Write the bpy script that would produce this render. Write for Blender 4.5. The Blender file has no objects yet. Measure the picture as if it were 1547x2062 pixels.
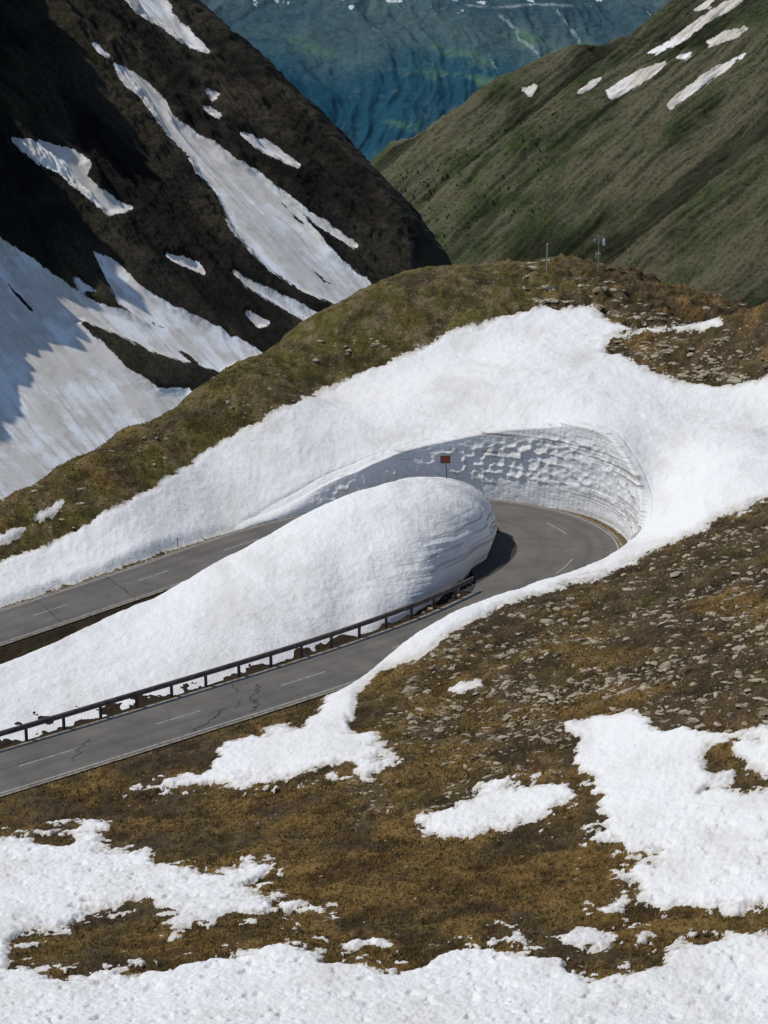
import bpy, math, random
import numpy as np
from mathutils import Vector
rng=np.random.RandomState(7); random.seed(7)
F=4400.0; PIT=math.radians(18.0); CH=65.0
sp,cp=math.sin(PIT),math.cos(PIT)
SUN=np.array([-0.55,0.12,0.82]); SUN/=np.linalg.norm(SUN)
# ---------- survey helpers: photo bearings -> world positions
def ray(px,py):
    a=(np.asarray(px,float)-773.5)/F; b=(1031-np.asarray(py,float))/F
    return a, cp+b*sp, -sp+b*cp
def at_z(px,py,z):
    a,y,zz=ray(px,py); t=(z-CH)/zz
    return np.array([a*t,y*t,z+0*t])
def at_Y(px,py,Y):
    a,y,zz=ray(px,py); t=Y/y
    return np.array([a*t,Y+0*t,CH+zz*t])
def project(X,Y,Z):
    dz=Z-CH
    d=Y*cp-dz*sp; u=Y*sp+dz*cp
    d=np.maximum(d,1.0)
    return 773.5+F*X/d, 1031-F*u/d
# ---------- noise
perm=rng.permutation(256); perm=np.concatenate([perm,perm,perm])
gr=rng.normal(size=(256,3)); gr/=np.linalg.norm(gr,axis=1)[:,None]
def perlin(x,y,z=0.0):
    x=np.asarray(x,float);y=np.asarray(y,float);z=np.zeros_like(x)+z
    xi=np.floor(x).astype(int);yi=np.floor(y).astype(int);zi=np.floor(z).astype(int)
    xf=x-xi;yf=y-yi;zf=z-zi
    u=xf*xf*xf*(xf*(xf*6-15)+10);v=yf*yf*yf*(yf*(yf*6-15)+10);w=zf*zf*zf*(zf*(zf*6-15)+10)
    xi&=255;yi&=255;zi&=255
    out=0
    for i in (0,1):
        for j in (0,1):
            for k in (0,1):
                h=perm[perm[perm[(xi+i)&255]+((yi+j)&255)]+((zi+k)&255)]
                g=gr[h]
                d=g[...,0]*(xf-i)+g[...,1]*(yf-j)+g[...,2]*(zf-k)
                out=out+d*(u if i else 1-u)*(v if j else 1-v)*(w if k else 1-w)
    return out*1.5
def fbm(x,y,z=0.0,o=4,l=2.03,g=0.5):
    s=0;a=1.0
    for i in range(o):
        s=s+a*perlin(x+i*17.3,y-i*9.1,z+i*3.7); x=x*l;y=y*l;z=z*l;a*=g
    return s
def ridged(x,y,z=0.0,o=5,l=2.1,g=0.5):
    s=0;a=1.0
    for i in range(o):
        s=s+a*(1-2*np.abs(perlin(x+i*11.3,y-i*5.1,z+i*2.7))); x=x*l;y=y*l;z=z*l;a*=g
    return s/1.9
def worley(x,y):
    xi=np.floor(x).astype(int);yi=np.floor(y).astype(int)
    best=np.full(x.shape,9.0)
    for i in(-1,0,1):
        for j in(-1,0,1):
            h=perm[perm[(xi+i)&255]+((yi+j)&255)]
            h2=perm[h+13]
            cx=xi+i+0.15+0.7*h/255.;cy=yi+j+0.15+0.7*h2/255.
            best=np.minimum(best,(x-cx)**2+(y-cy)**2)
    return np.sqrt(best)
def sstep(a,b,x):
    t=np.clip((x-a)/(b-a),0,1); return t*t*(3-2*t)
def poly_sd(px,py,poly):
    P=np.array(poly,float); n=len(P)
    best=np.full(px.shape,1e9); ins=np.zeros(px.shape,bool)
    for i in range(n):
        ax,ay=P[i];bx,by=P[(i+1)%n]
        dx,dy=bx-ax,by-ay
        t=np.clip(((px-ax)*dx+(py-ay)*dy)/(dx*dx+dy*dy+1e-9),0,1)
        best=np.minimum(best,(px-ax-t*dx)**2+(py-ay-t*dy)**2)
        c=((ay>py)!=(by>py))
        if dy!=0: ins^= c&(px<(bx-ax)*(py-ay)/dy+ax)
    d=np.sqrt(best)
    return np.where(ins,d,-d)
def multi_sd(px,py,polys,cut=-60.):
    sd=np.full(px.shape,cut)
    for poly in polys:
        P=np.array(poly)
        m=(px>P[:,0].min()-60)&(px<P[:,0].max()+60)&(py>P[:,1].min()-60)&(py<P[:,1].max()+60)
        if m.any(): sd[m]=np.maximum(sd[m],poly_sd(px[m],py[m],poly))
    return sd
# ---------- mesh helpers
COL=bpy.context.scene.collection
def obj_from(name,verts,faces,mats=(),smooth=True,matidx=None):
    me=bpy.data.meshes.new(name)
    me.from_pydata([tuple(v) for v in verts],[],[tuple(f) for f in faces])
    for m in mats: me.materials.append(m)
    if matidx is not None: me.polygons.foreach_set("material_index",matidx)
    me.polygons.foreach_set("use_smooth",[smooth]*len(me.polygons))
    me.update()
    o=bpy.data.objects.new(name,me); COL.objects.link(o); return o
def grid_obj(name,V,mat,attrs=None,closed=False,flip=False):
    r,c,_=V.shape
    me=bpy.data.meshes.new(name)
    idx=np.arange(r*c).reshape(r,c)
    q=np.stack([idx[:-1,:-1],idx[:-1,1:],idx[1:,1:],idx[1:,:-1]],-1).reshape(-1,4)
    if flip: q=q[:,::-1]
    me.vertices.add(r*c); me.vertices.foreach_set("co",V.reshape(-1).astype(np.float32))
    me.loops.add(q.size); me.loops.foreach_set("vertex_index",q.reshape(-1).astype(np.int32))
    me.polygons.add(len(q)); me.polygons.foreach_set("loop_start",(np.arange(len(q))*4).astype(np.int32))
    me.polygons.foreach_set("use_smooth",np.ones(len(q),bool))
    me.update(calc_edges=True)
    for k,a in (attrs or {}).items():
        at=me.attributes.new(k,'FLOAT','POINT'); at.data.foreach_set("value",np.ascontiguousarray(a).reshape(-1).astype(np.float32))
    me.materials.append(mat)
    o=bpy.data.objects.new(name,me); COL.objects.link(o); return o
# ---------- material helpers
class NT:
    def __init__(s,name,rough=0.9,spec=0.2):
        s.m=bpy.data.materials.new(name); s.m.use_nodes=True
        s.t=s.m.node_tree; s.b=s.t.nodes["Principled BSDF"]
        s.b.inputs["Roughness"].default_value=rough
        s.b.inputs["Specular IOR Level"].default_value=spec
        s.tc=s.t.nodes.new("ShaderNodeTexCoord")
    def n(s,ty,**k):
        x=s.t.nodes.new(ty)
        for a,v in k.items(): setattr(x,a,v)
        return x
    def l(s,a,b): s.t.links.new(a,b)
    def setin(s,inp,v):
        if isinstance(v,bpy.types.NodeSocket): s.l(v,inp)
        else: inp.default_value=v
    def coord(s,scale=(1,1,1)):
        mp=s.n("ShaderNodeMapping"); mp.inputs["Scale"].default_value=scale
        s.l(s.tc.outputs["Object"],mp.inputs["Vector"]); return mp.outputs[0]
    def noise(s,scale,detail=6,rough=0.6,vec=None,dist=0.0):
        x=s.n("ShaderNodeTexNoise"); x.inputs["Scale"].default_value=scale
        x.inputs["Detail"].default_value=detail; x.inputs["Roughness"].default_value=rough
        x.inputs["Distortion"].default_value=dist
        s.l(vec if vec is not None else s.tc.outputs["Object"],x.inputs["Vector"]); return x.outputs["Fac"]
    def vor(s,scale,vec=None,feature='F1',out="Distance"):
        x=s.n("ShaderNodeTexVoronoi",feature=feature); x.inputs["Scale"].default_value=scale
        s.l(vec if vec is not None else s.tc.outputs["Object"],x.inputs["Vector"]); return x.outputs[out]
    def ramp(s,fac,stops):
        r=s.n("ShaderNodeValToRGB"); e=r.color_ramp.elements
        while len(e)<len(stops): e.new(0.5)
        for i,(p,c) in enumerate(stops):
            e[i].position=p; e[i].color=(c[0],c[1],c[2],1) if hasattr(c,'__len__') else (c,c,c,1)
        s.l(fac,r.inputs[0]); return r.outputs[0]
    def mix(s,fac,a,b,bt='MIX'):
        x=s.n("ShaderNodeMix",data_type='RGBA',blend_type=bt)
        s.setin(x.inputs[0],fac)
        for i,v in ((6,a),(7,b)):
            if isinstance(v,tuple): x.inputs[i].default_value=(v[0],v[1],v[2],1)
            else: s.l(v,x.inputs[i])
        return x.outputs[2]
    def math(s,op,a,b=0.0,c=0.0):
        x=s.n("ShaderNodeMath",operation=op)
        for i,v in enumerate((a,b,c)): s.setin(x.inputs[i],v)
        return x.outputs[0]
    def attr(s,name):
        x=s.n("ShaderNodeAttribute"); x.attribute_name=name; return x.outputs["Fac"]
    def mr(s,v,a,b,c=0.,d=1.):
        x=s.n("ShaderNodeMapRange",interpolation_type='SMOOTHSTEP')
        s.l(v,x.inputs[0]);
        for i,q in enumerate((a,b,c,d)): x.inputs[i+1].default_value=q
        return x.outputs[0]
    def bump(s,h,strength,dist=0.1,nrm=None):
        x=s.n("ShaderNodeBump"); x.inputs["Strength"].default_value=strength; x.inputs["Distance"].default_value=dist
        s.l(h,x.inputs["Height"])
        if nrm is not None: s.l(nrm,x.inputs["Normal"])
        return x.outputs[0]
    def done(s,col=None,nrm=None,rough=None):
        if col is not None: s.l(col,s.b.inputs["Base Color"]) if not isinstance(col,tuple) else setattr(s.b.inputs["Base Color"],'default_value',(*col,1))
        if nrm is not None: s.l(nrm,s.b.inputs["Normal"])
        if rough is not None: s.l(rough,s.b.inputs["Roughness"])
        return s.m
def snow_color(k):
    n1=k.noise(0.13,7,0.7,k.coord((1,0.6,1.6)),0.6); n2=k.noise(1.2,7,0.8); n5=k.noise(7,4,0.8)
    base=k.mix(k.mr(n1,0.44,0.68,0,0.60),(0.755,0.755,0.752),(0.54,0.525,0.49))
    base=k.mix(k.mr(n5,0.50,0.74,0,0.28),base,(0.50,0.495,0.49))
    return k.mix(k.mr(n2,0.55,0.75,0,0.38),base,(0.44,0.415,0.37))
def snow_bump(k):
    b=k.bump(k.noise(0.9,7,0.68),0.6,0.35); b=k.bump(k.vor(1.9,k.coord((1,0.8,1))),0.14,0.10,b)
    return k.bump(k.noise(7,4,0.7),0.45,0.06,b)
def snow_wall_mat():
    k=NT("layered_snow",0.6,0.25); col=snow_color(k)
    cut=k.attr("cut"); rimA=k.attr("rim"); cupA=k.attr("cup")
    lay=k.noise(1.0,6,0.7,k.coord((0.03,0.03,4.6)),0.10)
    lm=k.mr(lay,0.545,0.585,0,0.85)
    blot=k.noise(0.40,4,0.6)
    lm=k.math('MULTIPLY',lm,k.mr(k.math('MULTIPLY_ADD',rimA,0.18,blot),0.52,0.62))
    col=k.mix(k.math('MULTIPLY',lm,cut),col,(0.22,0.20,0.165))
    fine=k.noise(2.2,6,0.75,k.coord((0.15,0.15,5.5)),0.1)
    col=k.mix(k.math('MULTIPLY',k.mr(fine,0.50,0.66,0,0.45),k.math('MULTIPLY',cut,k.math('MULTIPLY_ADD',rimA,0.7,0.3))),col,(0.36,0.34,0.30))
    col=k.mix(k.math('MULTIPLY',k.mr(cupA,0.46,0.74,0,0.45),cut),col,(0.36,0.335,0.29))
    return k.done(col,snow_bump(k))
def near_mat():
    k=NT("alpine_grass_and_snow",0.95,0.1)
    sd=k.attr("snow"); gr_=k.attr("green"); st_=k.attr("stony"); oc=k.attr("ochre"); hol=k.attr("hollow")
    n2=k.noise(0.6,8,0.74); n3=k.noise(4.0,7,0.78); n4=k.noise(0.30,7,0.72)
    dark=k.ramp(n2,[(0.34,(0.046,0.033,0.021)),(0.48,(0.108,0.075,0.042)),(0.60,(0.185,0.132,0.072)),(0.74,(0.31,0.235,0.14))])
    ochre=k.ramp(n2,[(0.32,(0.115,0.066,0.022)),(0.46,(0.25,0.150,0.046)),(0.58,(0.37,0.235,0.080)),(0.74,(0.47,0.33,0.14))])
    brown=k.mix(oc,dark,ochre)
    brown=k.mix(k.mr(n4,0.53,0.62,0,0.70),brown,(0.056,0.040,0.022))
    brown=k.mix(k.mr(n4,0.47,0.38,0,0.45),brown,(0.135,0.112,0.038))
    olive=k.ramp(n2,[(0.30,(0.060,0.056,0.017)),(0.46,(0.140,0.124,0.032)),(0.60,(0.225,0.190,0.056)),(0.78,(0.33,0.26,0.13))])
    tan=k.ramp(n2,[(0.30,(0.080,0.056,0.028)),(0.5,(0.195,0.142,0.068)),(0.7,(0.34,0.265,0.155))])
    olive=k.mix(k.mr(n4,0.46,0.57,0,0.9),olive,tan)
    g=k.mix(gr_,brown,olive)
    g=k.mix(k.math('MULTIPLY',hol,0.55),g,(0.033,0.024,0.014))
    g=k.mix(k.mr(n3,0.38,0.54,0.62,0.0),g,(0.026,0.019,0.011))
    g=k.mix(k.mr(n3,0.58,0.72,0,0.32),g,(0.37,0.28,0.15))
    vd=k.vor(1.8,None); vm=k.mr(vd,0.13,0.20,1,0)
    zone=k.mr(k.noise(0.3,5,0.7),0.42,0.54)
    vm=k.math('MULTIPLY',k.math('MULTIPLY',vm,zone),k.math('MULTIPLY_ADD',st_,0.85,0.0))
    g=k.mix(vm,g,(0.38,0.33,0.24))
    vd2=k.vor(4.5); vm2=k.math('MULTIPLY',k.mr(vd2,0.14,0.24,0.85,0),k.mr(k.noise(0.6,6,0.8),0.46,0.56))
    g=k.mix(k.math('MULTIPLY',vm2,k.math('MULTIPLY_ADD',st_,0.85,0.0)),g,(0.32,0.27,0.19))
    sn=k.noise(2.2,7,0.75); sn2=k.noise(9,4,0.7)
    e=k.math('ADD',sd,k.math('MULTIPLY',k.math('SUBTRACT',sn,0.5),28.0))
    e=k.math('ADD',e,k.math('MULTIPLY',k.math('SUBTRACT',sn2,0.5),8.0))
    m=k.mr(e,-0.8,0.8)
    sc=snow_color(k)
    sc=k.mix(k.mr(e,0.,14.,0.6,0.),sc,(0.42,0.37,0.30))
    col=k.mix(m,g,sc)
    gb=k.bump(n3,1.0,0.17); gb=k.bump(n2,1.0,0.65,gb)
    sb=snow_bump(k)
    mv=k.n("ShaderNodeMix",data_type='VECTOR'); k.l(m,mv.inputs[0]); k.l(gb,mv.inputs[4]); k.l(sb,mv.inputs[5])
    return k.done(col,mv.outputs[1],k.math('SUBTRACT',0.95,k.math('MULTIPLY',m,0.35)))
def mountain_mat(name,dark,mid,light,sc=1.0,rockc=(0.05,0.045,0.04),pale=(0.12,0.10,0.08),snowedge=9.,bumpd=2.5,snowcol=(0.80,0.81,0.82),contrast=1.0,mott=0.75,fresh=(0.070,0.105,0.034),dirt=0.6):
    k=NT(name,0.95,0.08)
    st_=k.attr("streak"); st2=k.attr("fine"); bd_=k.attr("band"); fr=k.attr("fresh")
    n1=k.noise(0.012*sc,7,0.65); n2=k.noise(0.07*sc,7,0.75); n3=k.noise(0.35*sc,6,0.8)
    a=k.math('ADD',k.math('MULTIPLY',st_,0.10),n1)
    a=k.math('ADD',a,k.math('MULTIPLY',bd_,0.16))
    c=k.ramp(a,[(0.36,dark),(0.52,mid),(0.66,light)])
    c=k.mix(k.math('MULTIPLY',fr,k.mr(n2,0.35,0.62,0.9,0.3)),c,fresh)
    c=k.mix(k.mr(k.math('ADD',n2,k.math('MULTIPLY',st2,0.12)),0.48,0.62,0,mott),c,rockc)
    gate=k.mr(n1,0.38,0.58)
    c=k.mix(k.math('MULTIPLY',gate,k.mr(st2,0.15,0.65,0,0.75*contrast)),c,pale)
    c=k.mix(k.mr(st2,-0.02,-0.5,0,0.80*contrast),c,tuple(x*0.40 for x in dark))
    c=k.mix(k.mr(bd_,-0.10,-0.50,0,0.65*contrast),c,tuple(x*0.50 for x in dark))
    c=k.mix(k.mr(n3,0.36,0.55,0.60,0.0),c,tuple(x*0.4 for x in dark))
    c=k.mix(k.mr(n3,0.58,0.72,0,0.45),c,tuple(min(1,x*1.6) for x in light))
    sd=k.attr("snow")
    e=k.math('ADD',sd,k.math('MULTIPLY',k.math('SUBTRACT',k.noise(0.12*sc,7,0.8),0.5),snowedge*2.4))
    e=k.math('ADD',e,k.math('MULTIPLY',st2,snowedge*0.9))
    m=k.mr(e,-0.8,0.8)
    dn=k.math('ADD',k.math('MULTIPLY',st_,0.12),k.math('MULTIPLY_ADD',st2,0.14,k.noise(0.03*sc,7,0.7)))
    sn=k.mix(k.mr(dn,0.54,0.74,0,dirt),snowcol,(0.45,0.38,0.29))
    sn=k.mix(k.mr(k.math('MULTIPLY_ADD',st2,0.25,n2),0.66,0.84,0,0.35),sn,(0.36,0.32,0.27))
    col=k.mix(m,c,sn)
    gb=k.bump(n3,1.0,bumpd*0.5); gb=k.bump(n2,0.6,bumpd,gb)
    sb=k.bump(n2,0.10,bumpd)
    mv=k.n("ShaderNodeMix",data_type='VECTOR'); k.l(m,mv.inputs[0]); k.l(gb,mv.inputs[4]); k.l(sb,mv.inputs[5])
    return k.done(col,mv.outputs[1])
def simple(name,c,rough=0.8,var=0.25,scale=8,metal=0.0):
    k=NT(name,rough,0.3); n=k.noise(scale,5,0.7)
    k.b.inputs["Metallic"].default_value=metal
    col=k.mix(k.mr(n,0.35,0.7),tuple(x*(1-var) for x in c),tuple(min(1,x*(1+var)) for x in c))
    return k.done(col,k.bump(n,0.2,0.02))
# ---------- landform: thin-plate surface through surveyed levels
ctl=[]
def Z(*p):
    for px,py,z in p: ctl.append(at_z(px,py,z))
def YY(*p):
    for px,py,y in p: ctl.append(at_Y(px,py,y))
Z((-250,2062,12),(0,2062,12),(400,2062,12.5),(773,2062,13),(1200,2062,13.5),(1547,2062,14),(1850,2062,15),(0,2350,20),(773,2350,21),(1547,2350,22))
Z((0,1612,0),(-200,1680,0),(150,1565,0),(300,1516,0),(430,1478,0.05),(560,1436,0.1),(640,1408,0.2))
Z((0,1700,2.0),(0,1850,6),(300,1850,6.5),(773,1800,8),(1200,1800,9.5),(1547,1800,12),(250,1650,1.5),(500,1600,2.2),(700,1530,3.0),(1000,1650,6.5),(1250,1600,8.5),(1547,1500,11),(1800,1500,14),(1547,1250,10.5),(1200,1400,6.5),(1350,1250,8),(1200,1250,5.5),(1000,1350,4.3),(800,1450,2.6),(1750,1100,13),(1750,1300,15))
YY((700,1375,156.2),(780,1310,158.3),(860,1256,161),(950,1213,165.5),(1080,1168,172),(1180,1138,177),(1290,1125,174),(1400,1070,176),(1547,1015,177))
YY((1285,1085,188),(1400,970,186),(1400,900,195),(1306,1000,192),(1312,930,196),(1245,880,198),(1276,960,192),(1280,1030,188.5),(1262,1076,187),(1150,850,203),(1080,848,205.5),(1000,855,207),(900,880,207),(800,905,206),(700,945,204),(600,1000,201),(500,1057,196))
YY((640,790,222),(400,925,205),(250,1010,193),(0,1130,182),(120,1085,187),(860,685,232),(1000,750,219),(1180,615,238),(1150,750,216),(1300,780,212),(1225,710,222),(1547,770,209),(1547,900,193),(800,820,214),(600,900,206),(1750,900,196),(1400,720,217))
YY((1547,624,217),(1650,585,214),(1750,560,212),(1460,650,219),(1380,668,221))
YY((1547,650,228),(1650,625,227),(1480,662,229),(1750,640,226))
Z((0,1220,.2),(130,1175,.2),(250,1136,.2),(370,1100,.2),(-200,1300,.2))
crest=[(-250,1110,184),(-100,1050,187),(0,1003,192),(120,932,200),(300,848,208),(420,765,217),(500,717,224),(640,633,234),(750,575,242),(820,549,247),(890,537,250),(1000,532,251),(1100,528,252),(1200,532,252),(1300,554,250),(1400,588,248),(1510,620,245),(1600,665,243),(1750,740,240)]
for c in crest:
    p=at_Y(*c); ctl.append(p)
    sl=-p[2]+CH; sl/=p[1]
    ctl.append(p+np.array([0,9,-9*(sl+0.10)]))
    ctl.append(p+np.array([0,45,-45*0.62]))
    ctl.append(p+np.array([0,90,-90*0.75]))
CT=np.array(ctl)
def U(r2): return 0.5*r2*np.log(r2+1e-9)
n=len(CT); S=100.0
P2=CT[:,:2]/S
K=U(((P2[:,None]-P2[None])**2).sum(-1))+np.eye(n)*5e-4
A=np.zeros((n+3,n+3)); A[:n,:n]=K; A[:n,n]=1; A[:n,n+1:]=P2; A[n,:n]=1; A[n+1:,:n]=P2.T
W=np.linalg.solve(A,np.concatenate([CT[:,2],[0,0,0]]))
def T0(X,Y):
    sh=X.shape; x=X.reshape(-1)/S; y=Y.reshape(-1)/S
    o=W[n]+W[n+1]*x+W[n+2]*y
    for i in range(n): o=o+W[i]*U((x-P2[i,0])**2+(y-P2[i,1])**2)
    return o.reshape(sh)
def und(X,Y): return 0.26*fbm(X/9.,Y/9.,1.3,3)
def lumps(X,Y): return 0.065*np.abs(fbm(X/0.8,Y/1.0,6.2,4,2.1,0.6))+0.05*fbm(X/2.2,Y/2.6,3.2,3)
# ---------- road centreline
cps=[(-72,104),(-55,118),(-40,130.3),(-27.1,140.6),(-17.4,148.6),(-8.4,156.1),(-2.7,161.1),(1.4,165),(6.0,169.8),(10.0,174.8),(13.3,179.2),(15.9,183.5),(17.4,187.8),(17.3,192.4),(14.9,197.2),(10.8,200.2),(6,201.2),(1,200),(-5.5,196.9),(-12.5,190.9),(-20.7,181.3),(-31.8,169.2),(-45,155.2),(-60,140),(-75,125)]
cps=np.array(cps,float)
def catmull(P,m):
    P=np.vstack([2*P[0]-P[1],P,2*P[-1]-P[-2]]); out=[]
    for i in range(1,len(P)-2):
        t=np.linspace(0,1,m,endpoint=False)[:,None]
        a,b,c,d=P[i-1],P[i],P[i+1],P[i+2]
        out.append(0.5*(2*b+(c-a)*t+(2*a-5*b+4*c-d)*t*t+(3*b-a-3*c+d)*t**3))
    out.append(P[-2][None]); return np.vstack(out)
c=catmull(cps,30)
for _ in range(60): c[1:-1]=(c[:-2]+2*c[1:-1]+c[2:])/4
L=np.concatenate([[0],np.cumsum(np.linalg.norm(np.diff(c,axis=0),axis=1))])
STEP=0.4; sN=np.arange(0,L[-1],STEP)
C=np.stack([np.interp(sN,L,c[:,0]),np.interp(sN,L,c[:,1])],1)
Td=np.gradient(C,axis=0); Td/=np.linalg.norm(Td,axis=1)[:,None]
NI=np.stack([-Td[:,1],Td[:,0]],1)     # left of travel = inside of the hairpin
HW=3.25+0.9*np.exp(-((C[:,0]-18)/9)**2)*np.exp(-((C[:,1]-190)/11)**2)
def s_near(x,y):
    return int(np.argmin((C[:,0]-x)**2+(C[:,1]-y)**2))
ivg=s_near(16.9,193.0)
VG=0.55*np.exp(-((np.arange(len(C))-ivg)*STEP/5.0)**4)   # brown verge between road and wall
# ---------- near terrain
NR,NC=1050,720
yv=66*np.exp(np.linspace(0,math.log(312/66.),NR)); av=np.linspace(-.25,.25,NC)
Yg=np.repeat(yv[:,None],NC,1); Xg=Yg*av[None]
Tg=T0(Xg,Yg)+und(Xg,Yg)
de=np.full(Xg.shape,99.); si=np.zeros(Xg.shape,int)
m=(Yg>100)&(Yg<222)&(Xg<35)
xs,ys=Xg[m],Yg[m]; bd=np.full(xs.shape,1e9); bi=np.zeros(xs.shape,int)
for i in range(0,len(C)):
    d=(xs-C[i,0])**2+(ys-C[i,1])**2; w=d<bd; bd[w]=d[w]; bi[w]=i
de[m]=np.sqrt(bd)-HW[bi]; si[m]=bi
ins=poly_sd(Xg[m],Yg[m],C[::4])>0
inside=np.zeros(Xg.shape,bool); inside[m]=ins
W0=s_near(-11,192.3); W1=s_near(17.2,186.0)
iw0,iw1=min(W0,W1),max(W0,W1)
wallz=(~inside)&(si>=iw0)&(si<=iw1)&(de<12)
# iw0 = right-hand end of the wall, iw1 = left-hand end where it runs out
wfade=sstep(iw0-2,iw0+3,si)*sstep(iw1,iw1-14,si)*wallz
Tn=np.where(inside,-0.35+0.15*fbm(Xg/3,Yg/3,5.,3),Tg)
wa=0.25+(1.25+VG[si])*wfade; wb=1.7+(0.65+VG[si])*wfade
wb=np.where(inside,1.5,wb)
bl=np.clip((de-wa)/(wb-wa),0,1); bl=bl*bl*(3-2*bl)
base=np.where(de<0.3,-0.12,-0.05)
Zg=base*(1-bl)+Tn*bl
PX,PY=project(Xg,Yg,Zg)
far_field=[(-80,1170),(0,1130),(60,1112),(120,1086),(250,1010),(370,940),(480,870),(560,825),(640,788),(760,735),(860,688),(910,668),(960,655),(1010,635),(1060,622),(1120,615),(1185,615),(1215,632),(1240,650),(1300,658),(1380,655),(1440,645),(1450,655),(1400,665),(1330,668),(1260,672),(1228,690),(1222,708),(1270,718),(1310,745),(1360,768),(1410,768),(1450,778),(1500,770),(1560,760),(1700,740),(1700,960),(1547,1012),(1470,1040),(1400,1070),(1330,1105),(1290,1128),(1230,1155),(1160,1175),(1080,1200),(1000,1225),(930,1262),(880,1300),(850,1330),(790,1345),(740,1362),(708,1385),(700,1430),(708,1460),(740,1480),(808,1500),(800,1528),(740,1558),(650,1556),(550,1572),(410,1578),(418,1540),(450,1512),(530,1478),(610,1452),(645,1430),(655,1400),(650,1380),(700,1360),(780,1300),(850,1240),(940,1190),(1000,1050),(900,960),(600,1030),(460,1075),(250,1140),(0,1230),(-80,1255)]
near_polys=[far_field,
 [(-60,1120),(0,1078),(60,1046),(125,1010),(118,1022),(70,1060),(0,1098)],
 [(270,1590),(330,1572),(400,1566),(420,1578),(340,1590)],
 [(905,1385),(940,1378),(970,1368),(978,1384),(930,1398)],
 [(850,1662),(900,1625),(960,1592),(1010,1582),(1060,1574),(1145,1578),(1152,1600),(1090,1640),(1020,1672),(930,1686),(860,1676)],
 [(1145,1460),(1200,1440),(1280,1436),(1330,1470),(1440,1476),(1530,1460),(1650,1470),(1650,1825),(1530,1822),(1440,1832),(1350,1830),(1290,1800),(1240,1765),(1290,1722),(1245,1700),(1190,1690),(1225,1645),(1180,1560),(1155,1510)],
 [(-80,1690),(60,1684),(110,1702),(190,1690),(260,1722),(350,1742),(420,1762),(500,1738),(545,1752),(520,1790),(480,1808),(570,1832),(460,1842),(400,1866),(340,1884),(330,1830),(300,1810),(230,1825),(160,1840),(182,1872),(120,1890),(60,1890),(0,1918),(-80,1925)],
 [(85,1672),(215,1660),(190,1680),(100,1684)],
 [(-80,1925),(20,1950),(150,1972),(300,1952),(400,1942),(520,1925),(560,1886),(600,1895),(655,1912),(650,1938),(720,1940),(790,1950),(860,1938),(930,1910),(1050,1908),(1130,1935),(1142,1962),(1190,1974),(1300,1950),(1370,1900),(1450,1880),(1650,1870),(1650,2500),(-80,2500)],
 [(1115,1888),(1180,1868),(1240,1880),(1225,1900),(1130,1914)],
 [(675,1885),(740,1890),(785,1905),(700,1917)],
 [(1200,1830),(1248,1832),(1240,1846),(1205,1845)],
 [(970,1882),(1040,1885),(1035,1895),(980,1893)],[(1275,1880),(1300,1882),(1290,1888)],[(560,1815),(670,1838),(640,1845),(570,1835)]]
sd=multi_sd(PX,PY,near_polys)
hole=np.maximum(poly_sd(PX,PY,[(1425,1510),(1470,1500),(1500,1545),(1547,1575),(1500,1604),(1460,1592),(1475,1560),(1440,1580),(1410,1600),(1440,1560)]),
  poly_sd(PX,PY,[(1220,1700),(1330,1715),(1345,1728),(1290,1732),(1240,1722)])-4)
hole=np.maximum(hole,poly_sd(PX,PY,[(1460,1490),(1530,1478),(1560,1500),(1500,1500)])-3)
hole2=poly_sd(PX,PY,[(150,1855),(300,1815),(335,1830),(350,1890),(480,1860),(560,1885),(500,1925),(150,1965),(20,1945),(15,1905),(120,1892)])
sd=np.where(PY>1650,np.minimum(sd,-hole2),sd)
sd=np.minimum(sd,np.where(PY>1400,-hole,99))
nz=fbm(Xg/2.8,Yg/3.0,0.3,6,2.1,0.62)
amp=9+15*sstep(1400,1520,PY)-7*sstep(1980,2040,PY)
sdn=sd+nz*amp
sdn=np.maximum(sdn,poly_sd(PX,PY,[(-90,1700),(-4,1860),(12,1900),(14,1950),(-4,1990),(-90,2000)])+4)
sdn=np.maximum(sdn,poly_sd(PX,PY,[(690,1352),(770,1322),(752,1362),(716,1395),(712,1445),(668,1445),(676,1400),(668,1378)])+3+4*nz)
cr=sstep(0.38,0.62,fbm(Xg/1.1,Yg/1.3,8.8,4,2.1,0.65))*(PY>1560)*sstep(-50,-8,sd)
sdn=np.maximum(sdn,np.where(cr>0,cr*17-10,-60))
sdn=np.where(inside,-60.,sdn)
sh=np.where((PY>1400)|(PX<430),1,0)*(~inside)
sdn=np.where((de<0.9)&(sh>0),np.minimum(sdn,(de-0.45)*22),sdn)
sdn=np.where(de<0.1,-60.,sdn)
verge=(~inside)&(VG[si]>0.05)&(de<VG[si]*2+0.4)&(de<1.4)
sdn=np.where(verge,-60.,sdn)
thick=0.20*sstep(-1,18,sdn)*sstep(0.2,1.2,de)
rough=0.24*fbm(Xg/1.6,Yg/1.6,2.2,5,2.1,0.60)+0.26*fbm(Xg/4.5,Yg/4.5,5.2,3)
off=sstep(0.3,1.6,de)*(~verge)
issn=sstep(-2,4,sdn)
rocky=sstep(8,22,Xg)*sstep(212,235,Yg)
pits=-0.16*sstep(0.25,0.7,fbm(Xg/0.9,Yg/1.1,12.2,3))*sstep(1600,1700,PY)
nearsn=0.07*np.abs(fbm(Xg/0.7,Yg/0.8,16.2,4,2.1,0.6))*sstep(1350,1600,PY)
Zg=Zg+off*(rough*(1-0.85*issn)*(1+1.5*rocky)+(lumps(Xg,Yg)+pits+nearsn)*issn)+thick
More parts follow.
